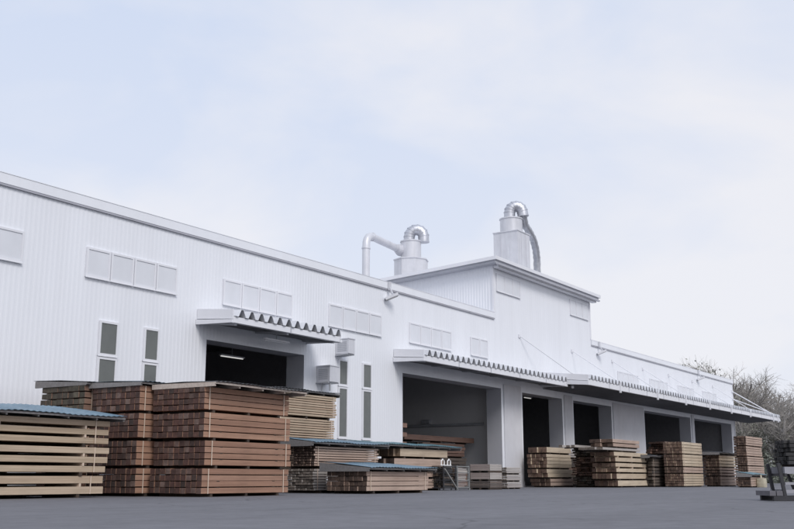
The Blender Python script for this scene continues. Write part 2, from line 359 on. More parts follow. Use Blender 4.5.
# inside: ceiling, partitions, back wall
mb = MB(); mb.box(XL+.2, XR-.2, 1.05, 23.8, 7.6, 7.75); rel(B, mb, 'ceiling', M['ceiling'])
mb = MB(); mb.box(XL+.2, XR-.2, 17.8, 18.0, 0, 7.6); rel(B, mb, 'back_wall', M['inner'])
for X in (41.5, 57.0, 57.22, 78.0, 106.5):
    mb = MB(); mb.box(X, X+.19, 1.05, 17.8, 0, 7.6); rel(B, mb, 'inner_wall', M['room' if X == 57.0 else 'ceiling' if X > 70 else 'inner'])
mb = MB(); mb.tube([(56.9, 2.0, 3.95), (56.9, 12.0, 3.95)], .09, 10); mb.tube([(56.9, 6.0, 4.2), (56.9, 6.6, 4.2)], .16, 10); rel(B, mb, 'wall_pipe', M['steel'], True)
# door reveals: one metre deep jambs and lintel
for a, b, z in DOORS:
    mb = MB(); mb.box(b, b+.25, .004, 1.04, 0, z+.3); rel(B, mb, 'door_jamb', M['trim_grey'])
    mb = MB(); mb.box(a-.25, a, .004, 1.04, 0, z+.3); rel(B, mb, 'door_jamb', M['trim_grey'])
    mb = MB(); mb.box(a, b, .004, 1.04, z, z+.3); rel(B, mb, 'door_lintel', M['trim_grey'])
# smooth plaster pillars by the large doors
for a, b, z1 in ((55.9, 58.24, 6.3), (64.92, 66.24, 6.25), (73.88, 80.5, 6.25), (93.07, 93.70, 6.3)):
    mb = MB(); mb.box(a, b, -.075, -.02, 0, z1); rel(B, mb, 'pillar', M['concrete_wall'])
# windows: frame with its pane below it in the tree
def window(x0, x1, z0, z1, fm, pm, fw=.07, proud=.045):
    fr = MB(); y0, y1 = -.03-proud, -.01
    fr.box(x0, x0+fw, y0, y1, z0, z1); fr.box(x1-fw, x1, y0, y1, z0, z1)
    fr.box(x0+fw, x1-fw, y0, y1, z0, z0+fw); fr.box(x0+fw, x1-fw, y0, y1, z1-fw, z1)
    fr.box(x0-.02, x1+.02, y0-.025, y0, z0-.035, z0-.002)
    f = rel(B, fr, 'window', fm)
    p = MB(); p.box(x0+fw, x1-fw, -.05, -.035, z0+fw, z1-fw)
    pp = B.location; p.v = [(x-pp.x, y-pp.y, z-pp.z) for x, y, z in p.v]
    p.build('pane', pm, f)
for a, b, n in WG:
    w = (b-a)/n
    for k in range(n): window(a+k*w+.02, a+(k+1)*w-.02, WZ[0], WZ[1], M['trim'], M['poly'], .08)
for a, b in ((55.25, 58.55), (66.5, 69.8)):
    w = (b-a)/3
    for k in range(3): window(a+k*w+.01, a+(k+1)*w-.01, 12.15, 13.3, M['trim'], M['poly'], .05)
for a, b in TW:
    window(a, b, 4.93, 6.22, M['trim'], M['glass'], .085)
    window(a, b, 2.42, 4.88, M['trim'], M['glass'], .085)

# canopies
def canopy(x0, x1, dep, zw, zf, rods=(), per=.585, rib=.29, fh=.36, sof=None):
    """ribbed sheet sloping from zw at the wall to zf at its front; front and end flashings, rafters"""
    mb = MB(); mb.box(x0, x1, -dep, -dep+.10, zf-fh, zf)                       # front channel is the canopy's own mesh
    mb.box(x0+.1, x1-.1, -dep+.10, -dep+.2, zf-fh, zf-fh+.05)
    can = rel(B, mb, 'canopy', M['trim'])
    def sub(m, name, mt, smooth=False):
        pp = B.location; m.v = [(x-pp.x, y-pp.y, z-pp.z) for x, y, z in m.v]; return m.build(name, mt, can, smooth)
    # ribbed sheet: thin, trapezoid ribs run down the slope
    prof = []; x = x0+.12
    while x < x1-.1:
        for dx, dz in ((0, 0), (.13, 0), (.28, rib), (.40, rib), (.555, 0)):
            if x+dx <= x1: prof.append((x+dx, dz))
        x += per
    prof.append((x1, 0)); mb = MB(); vs = []; fs = []
    for q, dz in prof: vs += [(q, -dep-.07, zf+.012+dz), (q, -.02, zw+dz), (q, -.02, zw+dz+.012), (q, -dep-.07, zf+.024+dz)]
    for i in range(len(prof)-1):
        a = i*4; b = a+4
        fs += [(a, a+1, b+1, b), (a+3, b+3, b+2, a+2), (a, b, b+3, a+3), (a+1, a+2, b+2, b+1)]
    mb.add(vs, fs); sub(mb, 'ribbed_sheet', M['canopy'])
    # end flashings (two steps)
    for xe, s in ((x0, -1), (x1, 1)):
        m2 = MB(); a, b = sorted((xe, xe+s*.06))
        m2.add([(a,-dep-.03,zf-.1),(b,-dep-.03,zf-.1),(b,-.03,zw-.12),(a,-.03,zw-.12),(a,-dep-.03,zf+rib-.01),(b,-dep-.03,zf+rib-.01),(b,-.03,zw+rib),(a,-.03,zw+rib)],
               [(0,3,2,1),(4,5,6,7),(0,1,5,4),(1,2,6,5),(2,3,7,6),(3,0,4,7)])
        a, b = sorted((xe-s*.002, xe+s*.12))
        m2.add([(a,-dep-.05,zf-fh-.02),(b,-dep-.05,zf-fh-.02),(b,-.03,zw-fh-.12),(a,-.03,zw-fh-.12),(a,-dep-.05,zf-.13),(b,-dep-.05,zf-.13),(b,-.03,zw-.16),(a,-.03,zw-.16)],
               [(0,3,2,1),(4,5,6,7),(0,1,5,4),(1,2,6,5),(2,3,7,6),(3,0,4,7)])
        sub(m2, 'end_flashing', M['trim'])
    n = max(2, int((x1-x0)/3.4)); 
    for k in range(n+1):
        X = x0+.3+(x1-x0-.6)*k/n; m2 = MB(); m2.bar((X, -.05, zw-.18), (X, -dep+.1, zf-.2), .1, .26); sub(m2, 'rafter', M['steel'])
    for fr in (.33, .66):
        m2 = MB(); Y = -dep*fr; Z = zw+(zf-zw)*fr-.045; m2.box(x0+.1, x1-.1, Y-.04, Y+.04, Z-.05, Z+.04); sub(m2, 'purlin', M['steel'])
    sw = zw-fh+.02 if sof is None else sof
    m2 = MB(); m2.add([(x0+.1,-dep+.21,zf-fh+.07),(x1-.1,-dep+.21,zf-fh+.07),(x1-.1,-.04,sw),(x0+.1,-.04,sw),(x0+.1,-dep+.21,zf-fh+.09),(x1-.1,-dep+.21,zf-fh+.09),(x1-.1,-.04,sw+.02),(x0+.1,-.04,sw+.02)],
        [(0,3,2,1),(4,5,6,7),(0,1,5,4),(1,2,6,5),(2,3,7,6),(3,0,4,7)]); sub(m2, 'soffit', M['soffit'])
    # butt joints of the front flashing lengths
    X = x0+3.6
    while X < x1-1:
        m2 = MB(); m2.box(X-.035, X+.035, -dep-.012, -dep-.001, zf-fh-.01, zf+.01); sub(m2, 'joint_cover', M['trim_grey']); X += 3.65
    for top, low in rods:
        m2 = MB(); m2.tube([top, low], .03 if top[0] < 107 else .05, 8); m2.box(top[0]-.12, top[0]+.12, -.07, -.02, top[2]-.12, top[2]+.12); 
        m2.box(low[0]-.06, low[0]+.06, low[1]-.06, low[1]+.06, zf-fh-.16, low[2]+.04)
        sub(m2, 'tie_rod', M['trim'], True)
    return can
canopy(29.22, 36.3, 1.97, 7.04, 6.86, fh=.24)
canopy(43.67, 61.3, 1.87, 6.93, 6.77, fh=.28)
rods = [((58.3, -.05, 9.62), (61.8, -2.1, 7.35))]
for X in (66.6, 74.2, 80.9, 87.4, 94.0, 100.5, 107.2):
    rods.append(((X, -.05, 9.5), (X+(.3 if X < 107 else 2.6), -3.42, 7.1)))
rods.append(((107.35, -.05, 8.7), (111.8, -3.42, 7.1)))
canopy(61.45, 112.7, 3.36, 7.25, 6.9, rods, per=.6, sof=6.42)
mb = MB(); mb.box(107.45, 112.6, -.12, -.02, 6.45, 7.2); rel(B, mb, 'canopy_beam', M['trim'])

# strip lights: one fitting under the first canopy, lit ones inside two doors
def striplight(name, c, lx, ly, m, label):
    o = empty(name, c); tag(o, label, 'light')
    b = MB(); b.box(-lx/2, lx/2, -ly/2, ly/2, .03, .09); b.build('housing', M['fixture'], o)
    b = MB(); b.tube([(-lx/2+.05, 0, 0), (lx/2-.05, 0, 0)], .022, 8); b.build('tube', m, o, True)
    b = MB(); b.bar((0, 0, .12), (0, 0, .75), .03, .03); b.build('hanger', M['steel'], o)
striplight('strip_light', (fX(273, -.9), -.9, 6.35), 1.6, .16, M['fixture'], 'white strip light fitting hung under the short canopy over the first door')
P = pix(232, 357.5, 1, 3.0); striplight('strip_light', tuple(P), 1.6, .16, M['tube'], 'lit fluorescent tube hanging inside the dark doorway under the short canopy')
P = pix(527.5, 398, 1, 3.5); striplight('strip_light', tuple(P), 1.2, .2, M['tube'], 'lit fluorescent tube inside the dark doorway right of the broad pillar')

# floodlights on the gutter
for (X, lab) in ((43.0, 'grey floodlight on the gutter just left of the raised roof section'), (71.4, 'grey floodlight on the gutter just right of the raised roof section'),
                 (95.7, 'grey floodlight on the gutter farthest along the low roof')):
    o = empty('floodlight', (X, -.12, 10.5)); o.scale = (.85, .85, .85); tag(o, lab, 'floodlight')
    b = MB(); b.box(-.10, .10, -.12, .0, -.28, .24); b.bar((0, -.06, -.1), (-.05, -.30, -.55), .09, .09); b.build('bracket', M['galv_white'], o)
    a = Vector((-.05, -.30, -.72)) - Vector(RT)*.42 + Vector((0, 0, -.16)); e = Vector((-.05, -.30, -.72)) + Vector(RT)*.36 + Vector((0, 0, .16))
    b = MB(); b.bar(a, e, .40, .17); b.build('lamp_housing', M['galv_white'], o)
    b = MB(); dn = Vector((0, 0, -.10)); b.bar(a.lerp(e, .04)+dn, a.lerp(e, .96)+dn, .34, .05); b.build('lens', M['lamp_metal'], o)

# box units on the wall between the first two doors
def wallbox(label, x0, dep, w, z0, z1, legs):
    o = empty('wall_unit', (x0, -.03, z0)); tag(o, label, 'wall unit')
    b = MB(); b.box(0, w, -dep, 0, 0, z1-z0); b.box(-.03, w+.03, -dep-.03, .0, z1-z0, z1-z0+.04); b.build('casing', M['galv_white'], o)
    b = MB()
    for k in range(6): b.box(-.012, -.003, -dep+.12, -.12, .12+k*(z1-z0-.2)/6, .16+k*(z1-z0-.2)/6)
    b.build('louvre', M['steel'], o)
    for dy in (-dep+.1, -.2):
        b = MB(); b.bar((.15, dy, 0), (.15, dy, -.42 if legs else -.1), .06, .06); b.build('support', M['steel'], o)
    b = MB(); b.bar((w*.5, -dep+.05, -.03), (w*.5, -.01, -.03 if legs else -.06), w+.1, .05); b.build('shelf', M['steel'], o)
wallbox('pale grey box unit on a bracket beside the first door, the lower of two', 37.1, .78, .72, 4.95, 5.68, True)
wallbox('pale grey box unit high on the wall above a tall dark window', 38.55, .78, .5, 6.42, 7.12, False)

# ------------------------------------------------------------------ dust extraction units on the roof
def arc(c, d, r, a0, a1, n=9):
    """points on an arc in the vertical plane through direction d (horizontal), centre c; angle 0 = -d side, pi = +d side"""
    c = Vector(c); d = Vector(d).normalized(); u = Vector((0, 0, 1))
    return [c - d*r*math.cos(a0+(a1-a0)*k/n) + u*r*math.sin(a0+(a1-a0)*k/n) for k in range(n+1)]
def segduct(pts, r, n=14):
    """lobster-back elbow: straight segments with raised seams"""
    mb = MB(); mb.tube(pts, r, n)
    for p, q in zip(pts[:-1], pts[1:]):
        d = (Vector(q)-Vector(p)).normalized(); mb.tube([Vector(q)-d*.035, Vector(q)+d*.035], r*1.06, n)
    return mb
RTV = Vector(RT)
def ZZ(px, py, Y): return fZ(px, py, Y)
# unit further back on the raised roof
Y1 = 9.0; X1 = fX(411, Y1, 260); o = empty('extraction_unit', (X1, Y1, zr(Y1)+.1)); tag(o, 'galvanised dust extraction unit on the roof with a long pipe from its left', 'extraction unit')
zh = ZZ(411, 261, Y1); zd = ZZ(411, 242, Y1); zt = ZZ(414, 226, Y1)
mb = MB(); mb.tube([(X1, Y1, zr(Y1)+.1), (X1, Y1, zh)], 1.24, 8); mb.tube([(X1, Y1, zh-.02), (X1, Y1, zh+.06)], 1.30, 8); rel(o, mb, 'housing', M['galv_white'])
mb = MB(); mb.tube([(X1, Y1, zh+.06), (X1, Y1, zd)], .74, 20); mb.tube([(X1, Y1, zd-.05), (X1, Y1, zd+.03)], .79, 20); rel(o, mb, 'drum', M['galv_white'], True)
r = .52; c0 = Vector((X1, Y1, zt-r-.38)) + RTV*(r-.12)
pts = [Vector((X1, Y1, zd)) - RTV*.12, Vector((X1, Y1, c0.z)) - RTV*.12] + arc(c0, RTV, r, 0, math.pi*.98, 7)[1:]
pts.append(pts[-1]+Vector((0, 0, -.42))); rel(o, segduct(pts, .40), 'outlet_elbow', M['galv'], True)
mb = MB(); e = Vector(pts[-1]); mb.tube([e+Vector((0, 0, .02)), e-Vector((0, 0, .012))], .34, 14); rel(o, mb, 'outlet_mouth', M['black'])
Xp = fX(366, Y1, 260); zp = ZZ(372, 236, Y1); q = Vector((X1, Y1, ZZ(404, 248, Y1))) - RTV*.7
top = Vector((Xp, Y1, zp)); d = (q-top).normalized(); rr = .55
pts = [Vector((Xp, Y1, 10.9)), Vector((Xp, Y1, zp-1.0))]
bz = Vector((Xp, Y1, zp)); p1 = Vector((Xp, Y1, zp-.9)); p2 = bz + d*.9
pts += [p1*(1-t)**2 + bz*2*t*(1-t) + p2*t*t for t in (.2, .4, .6, .8, 1)]; pts += [q-d*.5, q+d*.25]
mb = MB(); mb.tube(pts, .26, 14)
for p, q2 in ((pts[1], pts[2]), (pts[6], pts[7]), (pts[7], pts[8])): 
    dd = (q2-p).normalized(); mb.tube([p-dd*.05, p+dd*.05], .30, 14)
rel(o, mb, 'inlet_pipe', M['galv_white'], True)
mb = MB(); mb.tube([q-d*.75, q-d*.1], [.28, .46], 14); rel(o, mb, 'pipe_flare', M['galv_white'], True)
# unit near the front eave
Y2 = 2.4; X2 = fX(512, Y2, 255); o = empty('extraction_unit', (X2, Y2, zr(Y2)+.1)); tag(o, 'dust extraction unit at the raised roof eave with a flexible duct on its right', 'extraction unit')
zh = ZZ(512, 235, Y2); zd = ZZ(512, 220, Y2); zt = ZZ(514, 203, Y2)
mb = MB(); w = .95; mb.box(X2-w, X2+w, Y2-w, Y2+w, zr(Y2), zh); mb.box(X2-w-.05, X2+w+.05, Y2-w-.05, Y2+w+.05, zh, zh+.07)
for k in (-.33, .33): mb.box(X2-w-.02, X2-w, Y2+k*w*1.2-.02, Y2+k*w*1.2+.02, zr(Y2), zh); mb.box(X2+k*w*1.2-.02, X2+k*w*1.2+.02, Y2-w-.02, Y2-w, zr(Y2), zh)
rel(o, mb, 'housing', M['galv_white'])
mb = MB(); mb.tube([(X2, Y2, zh+.07), (X2, Y2, zd)], .80, 20); mb.tube([(X2, Y2, zd-.05), (X2, Y2, zd+.03)], .85, 20); rel(o, mb, 'drum', M['galv_white'], True)
r = .46; c0 = Vector((X2, Y2, zt-r-.38)) + RTV*(r-.1)
pts = [Vector((X2, Y2, zd)) - RTV*.1, Vector((X2, Y2, c0.z)) - RTV*.1] + arc(c0, RTV, r, 0, math.pi*.94, 7)[1:]
pts.append(pts[-1]+Vector((0, 0, -.35))+RTV*.05); rel(o, segduct(pts, .40), 'outlet_elbow', M['galv'], True)
def at(px, py, Y): return Vector(pix(px, py, 1, Y))
fp = [pts[-1]+Vector((0, 0, .2)), at(525, 225, Y2-.6), at(529.5, 232, Y2-.6), at(533.5, 240, Y2-.5), at(536, 250, Y2-.4), at(537, 260, Y2-.3), at(537.2, 276, Y2-.2)]
sm = []
for i in range(len(fp)-1):
    for t in (0, .25, .5, .75): sm.append(fp[i].lerp(fp[i+1], t))
sm.append(fp[-1]); mb = MB(); mb.tube(sm, [.25+.03*(i % 2) for i in range(len(sm))], 12); rel(o, mb, 'flexible_duct', M['galv_dark'], True)

# ------------------------------------------------------------------ lumber
_pm = {}
def plank_mesh(L, w, t, kind):
    k = (round(L, 2), round(w, 3), round(t, 3), kind)
    if k not in _pm:
        mb = MB(); c = min(.006, t*.1)
        # long chamfers on the four edges so that joints read as joints
        sec = [(c, 0), (w-c, 0), (w, c), (w, t-c), (w-c, t), (c, t), (0, t-c), (0, c)]
        vs = [(x, y, z) for x in (0, L) for y, z in sec]
        fs = [(i, i+8, (i+1) % 8+8, (i+1) % 8) for i in range(8)]
        mb.add(vs, fs, 0); mb.add(vs[:8], [tuple(range(8))], 1); mb.add(vs[8:], [tuple(reversed(range(8)))], 1)
        _pm[k] = mb.mesh('plank', list(M[kind]))
    return _pm[k]
_bm = {}
def box_mesh(name, sx, sy, sz, m):
    k = (name, round(sx, 3), round(sy, 3), round(sz, 3), m)
    if k not in _bm:
        mb = MB(); mb.box(0, sx, 0, sy, 0, sz); _bm[k] = mb.mesh(name, [M[m]])
    return _bm[k]
def bundle(label, x0, y0, z0, L, wd, ht, rows, cols, kind, rz=0.0, gap=.012, hb=.09, jx=.03, jz=0.0, straps=True, group=None, bears=3, skew=0.0, drop=0.0, stick=False):
    """strapped pack of planks, long along X; (x0,y0) its front left corner, z0 its foot, ht its height with bearers"""
    o = empty('lumber_bundle', (x0+random.uniform(-.02, .02), y0+random.uniform(-.02, .02), z0), rz+random.uniform(-.008, .008)); tag(o, label, 'lumber', group)
    for k in range(bears):
        bx = .12*L + .76*L*k/(bears-1)-.05
        link('bearer', box_mesh('bearer', .1, wd-.04, hb, 'bearer'), o, (bx+random.uniform(-.04, .04), .02, 0))
    t = (ht-hb+gap)/rows; w = wd/cols
    for r_ in range(rows):
        sx = random.uniform(-skew, skew)
        for c in range(cols):
            if drop and r_ == rows-1 and random.random() < drop: continue
            if 0 < c < cols-1 and 0 < r_ < rows-1 and cols > 14: pass
            lv = random.choice((0, 0, 1, 2))
            m = plank_mesh(L-.03*lv, w-(.008 if w < .16 else .016), t-gap-.004*lv, kind)
            link('plank', m, o, (sx+random.uniform(-jx, jx), c*w+.004+random.uniform(-.004, .004), hb+r_*t+random.uniform(0, jz)), (0, 0, random.uniform(-.002, .002)))
        if gap > .018 and r_ < rows-1:
            for f in ((.1, .5, .88) if stick else (.16, .8)):
                link('sticker', box_mesh('sticker', .06 if stick else .12, wd, gap, 'strap' if stick else 'bearer'), o, (f*L, .0, hb+r_*t+t-gap))
    if straps:
        for f in (.055, .93):
            mb_k = ('strap', round(wd, 2), round(ht, 2))
            if mb_k not in _bm:
                b = MB(); e = .012
                b.box(0, .035, -e-.004, -e, hb, ht); b.box(0, .035, wd+e, wd+e+.004, hb, ht); b.box(0, .035, -e-.004, wd+e+.004, ht, ht+.004)
                _bm[mb_k] = b.mesh('strap', [M['strap']])
            link('strap', _bm[mb_k], o, (f*L+random.uniform(-.05, .05), 0, 0))
    return o
def cover(label, x0, x1, y0, y1, z, rise, sheet, wood_m, ov=(.25, .2, .35, .25), rz=0.0, th=.10, tiltx=0.0, per=.19):
    """framed lid with a corrugated sheet, sloping down to the front; ov = overhang left, right, front, back"""
    o = empty('stack_cover', (x0, y0, z), rz); tag(o, label, 'cover')
    L = x1-x0; D = y1-y0; yf, yb = -ov[2], D+ov[3]; xa, xb = -ov[0], L+ov[1]
    def zt(y): return th + .05 + rise*(y-yf)/(yb-yf)
    # rafters down the slope, each with its packing wedge
    n = max(3, int((xb-xa)/.95))
    for k in range(n+1):
        X = xa+.03+(xb-xa-.06)*k/n
        b = MB(); w = .025
        zlow = lambda y: max(0.0, zt(y)-.12) if k not in (0, n) else max(0.0, min(zt(y)-.14, 0.0)) if y > -.01 else max(0, zt(y)-.14)
        ys = [yf+.04, 0, yb-.04]
        vs = []
        for yy in ys: vs += [(X-w, yy, zlow(yy)), (X+w, yy, zlow(yy)), (X+w, yy, zt(yy)-.006), (X-w, yy, zt(yy)-.006)]
        b.add(vs, [(0,1,2,3), (8,11,10,9)] + [f for j in (0, 4) for f in ((j,j+4,j+5,j+1),(j+1,j+5,j+6,j+2),(j+2,j+6,j+7,j+3),(j+3,j+7,j+4,j))])
        b.build('side_board' if k in (0, n) else 'rafter', M[wood_m], o)
    b = MB(); b.box(xa, xb, yf+.005, yf+.035, zt(yf)-.065, zt(yf)-.008); b.build('front_board', M[wood_m], o)
    b = MB(); b.box(xa+.06, xb-.06, D-.03, D, .0, zt(D)-.125) if zt(D) > .16 else b.box(xa+.06, xb-.06, D-.03, D, .0, .03); b.build('back_board', M[wood_m], o)
    prof = []; x = xa
    while x <= xb: prof.append(x); x += per/4
    amp = .010; b = MB(); vs = []; fs = []
    ysn = [yf-.05, (yf+yb)/2, yb+.03]; nj = len(ysn)
    for q in prof:
        dz = amp*math.sin(2*math.pi*q/per)+amp+tiltx*(q-xa)
        for yy in ysn:
            zz = zt(yy)+dz+.014*math.sin(q*1.9+yy*1.3)+.006*math.sin(q*5.3+yy*2); vs += [(q, yy, zz), (q, yy, zz+.008)]
    st = nj*2
    for i in range(len(prof)-1):
        for j in range(nj-1):
            a = i*st+j*2; b2 = a+st
            fs += [(a, a+2, b2+2, b2), (a+1, b2+1, b2+3, a+3)]
        a = i*st; b2 = a+st; fs.append((a, b2, b2+1, a+1)); a = i*st+st-2; b2 = a+st; fs.append((a, a+1, b2+1, b2))
    b.add(vs, fs); b.build('corrugated_sheet', M[sheet], o, True)
    return o
ORD = ['ground-level', 'second', 'third', 'fourth', 'fifth', 'sixth', 'seventh']
def ordn(i, n):
    if n == 1: return 'single'
    return 'bottom' if i == 0 else 'top' if i == n-1 else ORD[i]
def stack(desc, x0, y0, L, wd, specs, rz=0.0, group=None, **kw):
    """specs bottom to top: dict(ht, rows, cols, kind, look, dx, dy)"""
    z = 0.0
    for i, s in enumerate(specs):
        d = dict(kw); d.update({k: v for k, v in s.items() if k in ('gap', 'hb', 'jx', 'jz', 'straps', 'skew', 'drop', 'stick', 'bears')})
        bundle(f"{ordn(i, len(specs))} pack of {s['look']} in {desc}", x0+s.get('dx', 0), y0+s.get('dy', 0), z, s.get('L', L), s.get('wd', wd), s['ht'], s['rows'], s['cols'], s['kind'], rz, group=group, **d)
        z += s['ht']+.004
    return z
ROT = math.radians(2.0)
# --- tall red-brown stacks near the left
sq = lambda ht, **k: dict(ht=ht, rows=4, cols=10, kind='brown', look='red brown timbers', gap=.020, **k)
z = stack('the tall stack under the pale lid', 21.1, -8.58, 4.0, 2.04, [sq(.79), sq(.79, dx=.06), sq(.79), sq(.74)], ROT, jz=.014, jx=.010)
cover('pale framed lid with dark sheet on the tall red brown stack', 21.1, 25.1, -8.58, -6.54, z-.004, .03, 'slate', 'lidwood', ov=(.02, .35, .42, .12), rz=ROT, th=.08)
z = stack('the tall stack under the dark grey lid', 20.62, -6.38, 4.0, 2.04, [sq(.80), sq(.80), sq(.80), sq(.82)], ROT, jz=.014, jx=.010)
cover('dark grey framed lid on the middle red brown stack', 20.62, 24.6, -6.38, -4.4, z-.004, .07, 'darkblue', 'lidgrey', ov=(.05, .1, .12, .3), rz=ROT, th=.06)
bw = lambda ht, kind='dark': dict(ht=ht, rows=4, cols=8, kind=kind, look='weathered timbers', gap=.03)
z = stack('the tall stack beside the wall', 20.35, -4.22, 4.0, 2.0, [bw(.82, 'brown'), bw(.82, 'brown'), bw(.82, 'brown'), bw(.86, 'mossy')], ROT, jz=.004)
cover('slate grey tapered lid on the stack beside the wall', 20.35, 24.3, -4.22, -2.22, z-.004, .14, 'slate', 'lidgrey', ov=(.02, .1, .1, .35), rz=ROT, th=.04)
# --- pale beams at the far left
pl = lambda ht, rows, **k: dict(ht=ht, rows=rows, cols=5, kind='pale', look='long spaced pale beams', gap=.085, hb=.10, stick=True, straps=True, **k)
L0 = 7.2
z = stack('the low stack under the long blue cover', 19.42-L0, -6.5, L0, 1.5, [pl(.58, 2), pl(.78, 3), pl(.74, 3)], 0, jx=.08)
cover('long blue corrugated cover on the stack of pale beams', 19.42-L0, 19.42, -6.5, -5.0, z-.004, .32, 'blue', 'lidgrey', ov=(.2, .35, .3, .3), th=.07)
bh = lambda ht, rows: dict(ht=ht, rows=rows, cols=5, kind='dark', look='dark boards', gap=.02, hb=.03)  # unseen pile, added so no bright wall shows through the beam gaps
stack('the added pile that blocks light behind the pale beams', 19.0-8.5, -4.92, 8.4, 1.4, [bh(.48, 3), bh(.72, 4), bh(.70, 4)], 0, jx=.08, straps=False)
# --- thin pale boards behind the tall stack
th_ = lambda ht, rows, cols=7, **k: dict(ht=ht, rows=rows, cols=cols, kind='pale', look='thin pale boards', gap=.022, hb=.10, **k)
z = stack('the high stack against the wall', 29.6, -4.0, 3.75, 1.3, [th_(.95, 9), th_(.95, 9), th_(.95, 9), th_(.95, 9)], jx=.04)
cover('black flat lid on the high stack of thin pale boards', 29.6, 33.35, -4.0, -2.7, z-.004, .08, 'slate', 'lidgrey', ov=(.3, .25, .1, .1))
# --- two tier stack under a blue cover
z = stack('the two tier stack under the blue cover', 28.9, -6.45, 4.0, 1.5, [dict(th_(.86, 8, 9), kind='grey', look='grey weathered boards'), dict(th_(.80, 8, 9), kind='pink', look='thin pinkish boards')], 0, jx=.05)
cover('blue corrugated cover on the two tier stack of thin boards', 28.9, 32.9, -6.45, -4.95, z-.004, .20, 'blue', 'lidgrey', ov=(.35, .5, .25, .2))
# --- low stack in front
z = stack('the low stack under its own blue cover', 28.62, -9.0, 4.0, 1.72, [dict(ht=.76, rows=4, cols=9, kind='pink', look='square pinkish timbers', gap=.02, hb=.1)], 0, jx=.03)
cover('bright blue corrugated cover on the low single pack', 28.62, 32.62, -9.0, -7.28, z-.004, .19, 'blue', 'lidgrey', ov=(.12, .3, .2, .3), th=.08)
# --- loose stack with blue cover by the second door
z = stack('the uneven stack beside the big open door', 36.3, -5.0, 4.0, 1.25, [dict(ht=.5, rows=3, cols=6, kind='pink', look='pinkish beams', gap=.02), dict(ht=.45, rows=2, cols=6, kind='pink', look='pinkish beams', gap=.03, dx=.1),
      dict(ht=.42, rows=1, cols=5, kind='pink', look='thick pink beams', gap=.06, dx=-.1, skew=.2, straps=False), dict(ht=.42, rows=1, cols=5, kind='pale', look='thick pale beams', gap=.06, dx=.3, straps=False)], 0, jx=.12)
cover('long blue cover resting on the uneven stack beside the open door', 35.2, 41.6, -5.0, -3.7, z-.004, .16, 'teal', 'lidgrey', ov=(.5, .2, .15, .2))
# --- stacks inside the second door
Xa = fX(425, 2.2); Xb = fX(467, 2.2)
stack('the dark pile inside the big doorway', Xa, 2.2, Xb-Xa, 1.6, [dict(ht=.9, rows=3, cols=5, kind='rust', look='brown beams', gap=.03), dict(ht=.85, rows=4, cols=5, kind='dark', look='dark boards', gap=.03), dict(ht=.85, rows=4, cols=5, kind='rust', look='brown boards', gap=.03, skew=.25)], 0, jx=.2, straps=False)
bundle('two long orange brown beams atop the pile inside the big doorway', fX(404, 2.3), 2.3, 2.62, fX(475, 2.3)-fX(404, 2.3), .8, .40, 1, 2, 'rust', gap=.02, hb=.1, straps=False)
zc = 0.0
o = empty('block_column', (44.75, .25, 0)); tag(o, 'narrow column of stacked wooden blocks just inside the left door jamb', 'blocks')
for k in range(14):
    link('block', plank_mesh(.55, .26, .235, random.choice(('rust', 'pale', 'rust'))), o, (random.uniform(-.03, .03), (.0 if k % 2 else .34)+random.uniform(-.02, .02), k*.245))
    link('block', plank_mesh(.55, .26, .235, random.choice(('rust', 'pale', 'pink'))), o, (random.uniform(-.03, .03), (.62 if k % 2 else .9)+random.uniform(-.02, .02), k*.245))

# --- far group in front of the doors
a = fX(548, -2.0)
stack('the stepped stack right of the broad pillar', a, -2.0, 4.0, 1.35, [dict(ht=.52, rows=2, cols=4, kind='pink', look='orange boards', gap=.03, dx=.3), dict(ht=.58, rows=2, cols=4, kind='cream', look='thick pale beams', gap=.015, dx=-.1, L=4.2),
      dict(ht=.92, rows=4, cols=5, kind='cream', look='square pale beams', gap=.02, L=3.7), dict(ht=.42, rows=1, cols=4, kind='cream', look='thick pale beams', gap=.03, L=3.6, skew=.1)], 0, jx=.13, straps=False)
Yq = -6.2; a = fX(616, Yq); wq = yAt(592, a)-Yq
stack('the spaced stack below the post', a, Yq, fX(650, Yq)-a, wq, [dict(ht=.42, rows=1, cols=5, kind='cream', look='thick cream beams', gap=.02, dx=.3), dict(ht=.40, rows=1, cols=5, kind='cream', look='thick cream beams', gap=.03),
      dict(ht=.62, rows=2, cols=5, kind='cream', look='pale spaced beams', gap=.10, stick=True), dict(ht=.66, rows=2, cols=5, kind='cream', look='pale spaced beams', gap=.10, stick=True, dx=-.1)], 0, jx=.10, straps=False, skew=.1)
bundle('grey boards lying across the spaced stack', a-1.6, Yq+.1, 2.13, 6.2, wq, .22, 1, 4, 'grey', hb=.08, jx=.4, straps=False)
bundle('short pack of pinkish planks on top of the grey boards', a+.1, Yq+.1, 2.36, 4.6, wq, .52, 2, 4, 'pink', hb=.08, gap=.04, jx=.2, straps=False)
Yb = -4.3; ab = fX(592, Yb); 
stack('the dark ragged stack behind the spaced beams', ab, Yb, 4.0, yAt(573, ab)-Yb, [dict(ht=.62, rows=4, cols=5, kind='dark', look='dark cut boards', gap=.03), dict(ht=.6, rows=4, cols=5, kind='rust', look='red brown cut boards', gap=.03), dict(ht=.6, rows=4, cols=5, kind='rust', look='red cut boards', gap=.03), dict(ht=.5, rows=3, cols=5, kind='dark', look='dark loose boards', gap=.03)], 0, jx=.22, straps=False, skew=.15)
bundle('long weathered planks on the ragged dark stack by the post', ab-1.5, Yb+.3, 2.34, 3.6, 1.0, .2, 1, 4, 'grey', hb=.06, jx=.4, straps=False)
Yk = -1.3; ak = fX(568, Yk)
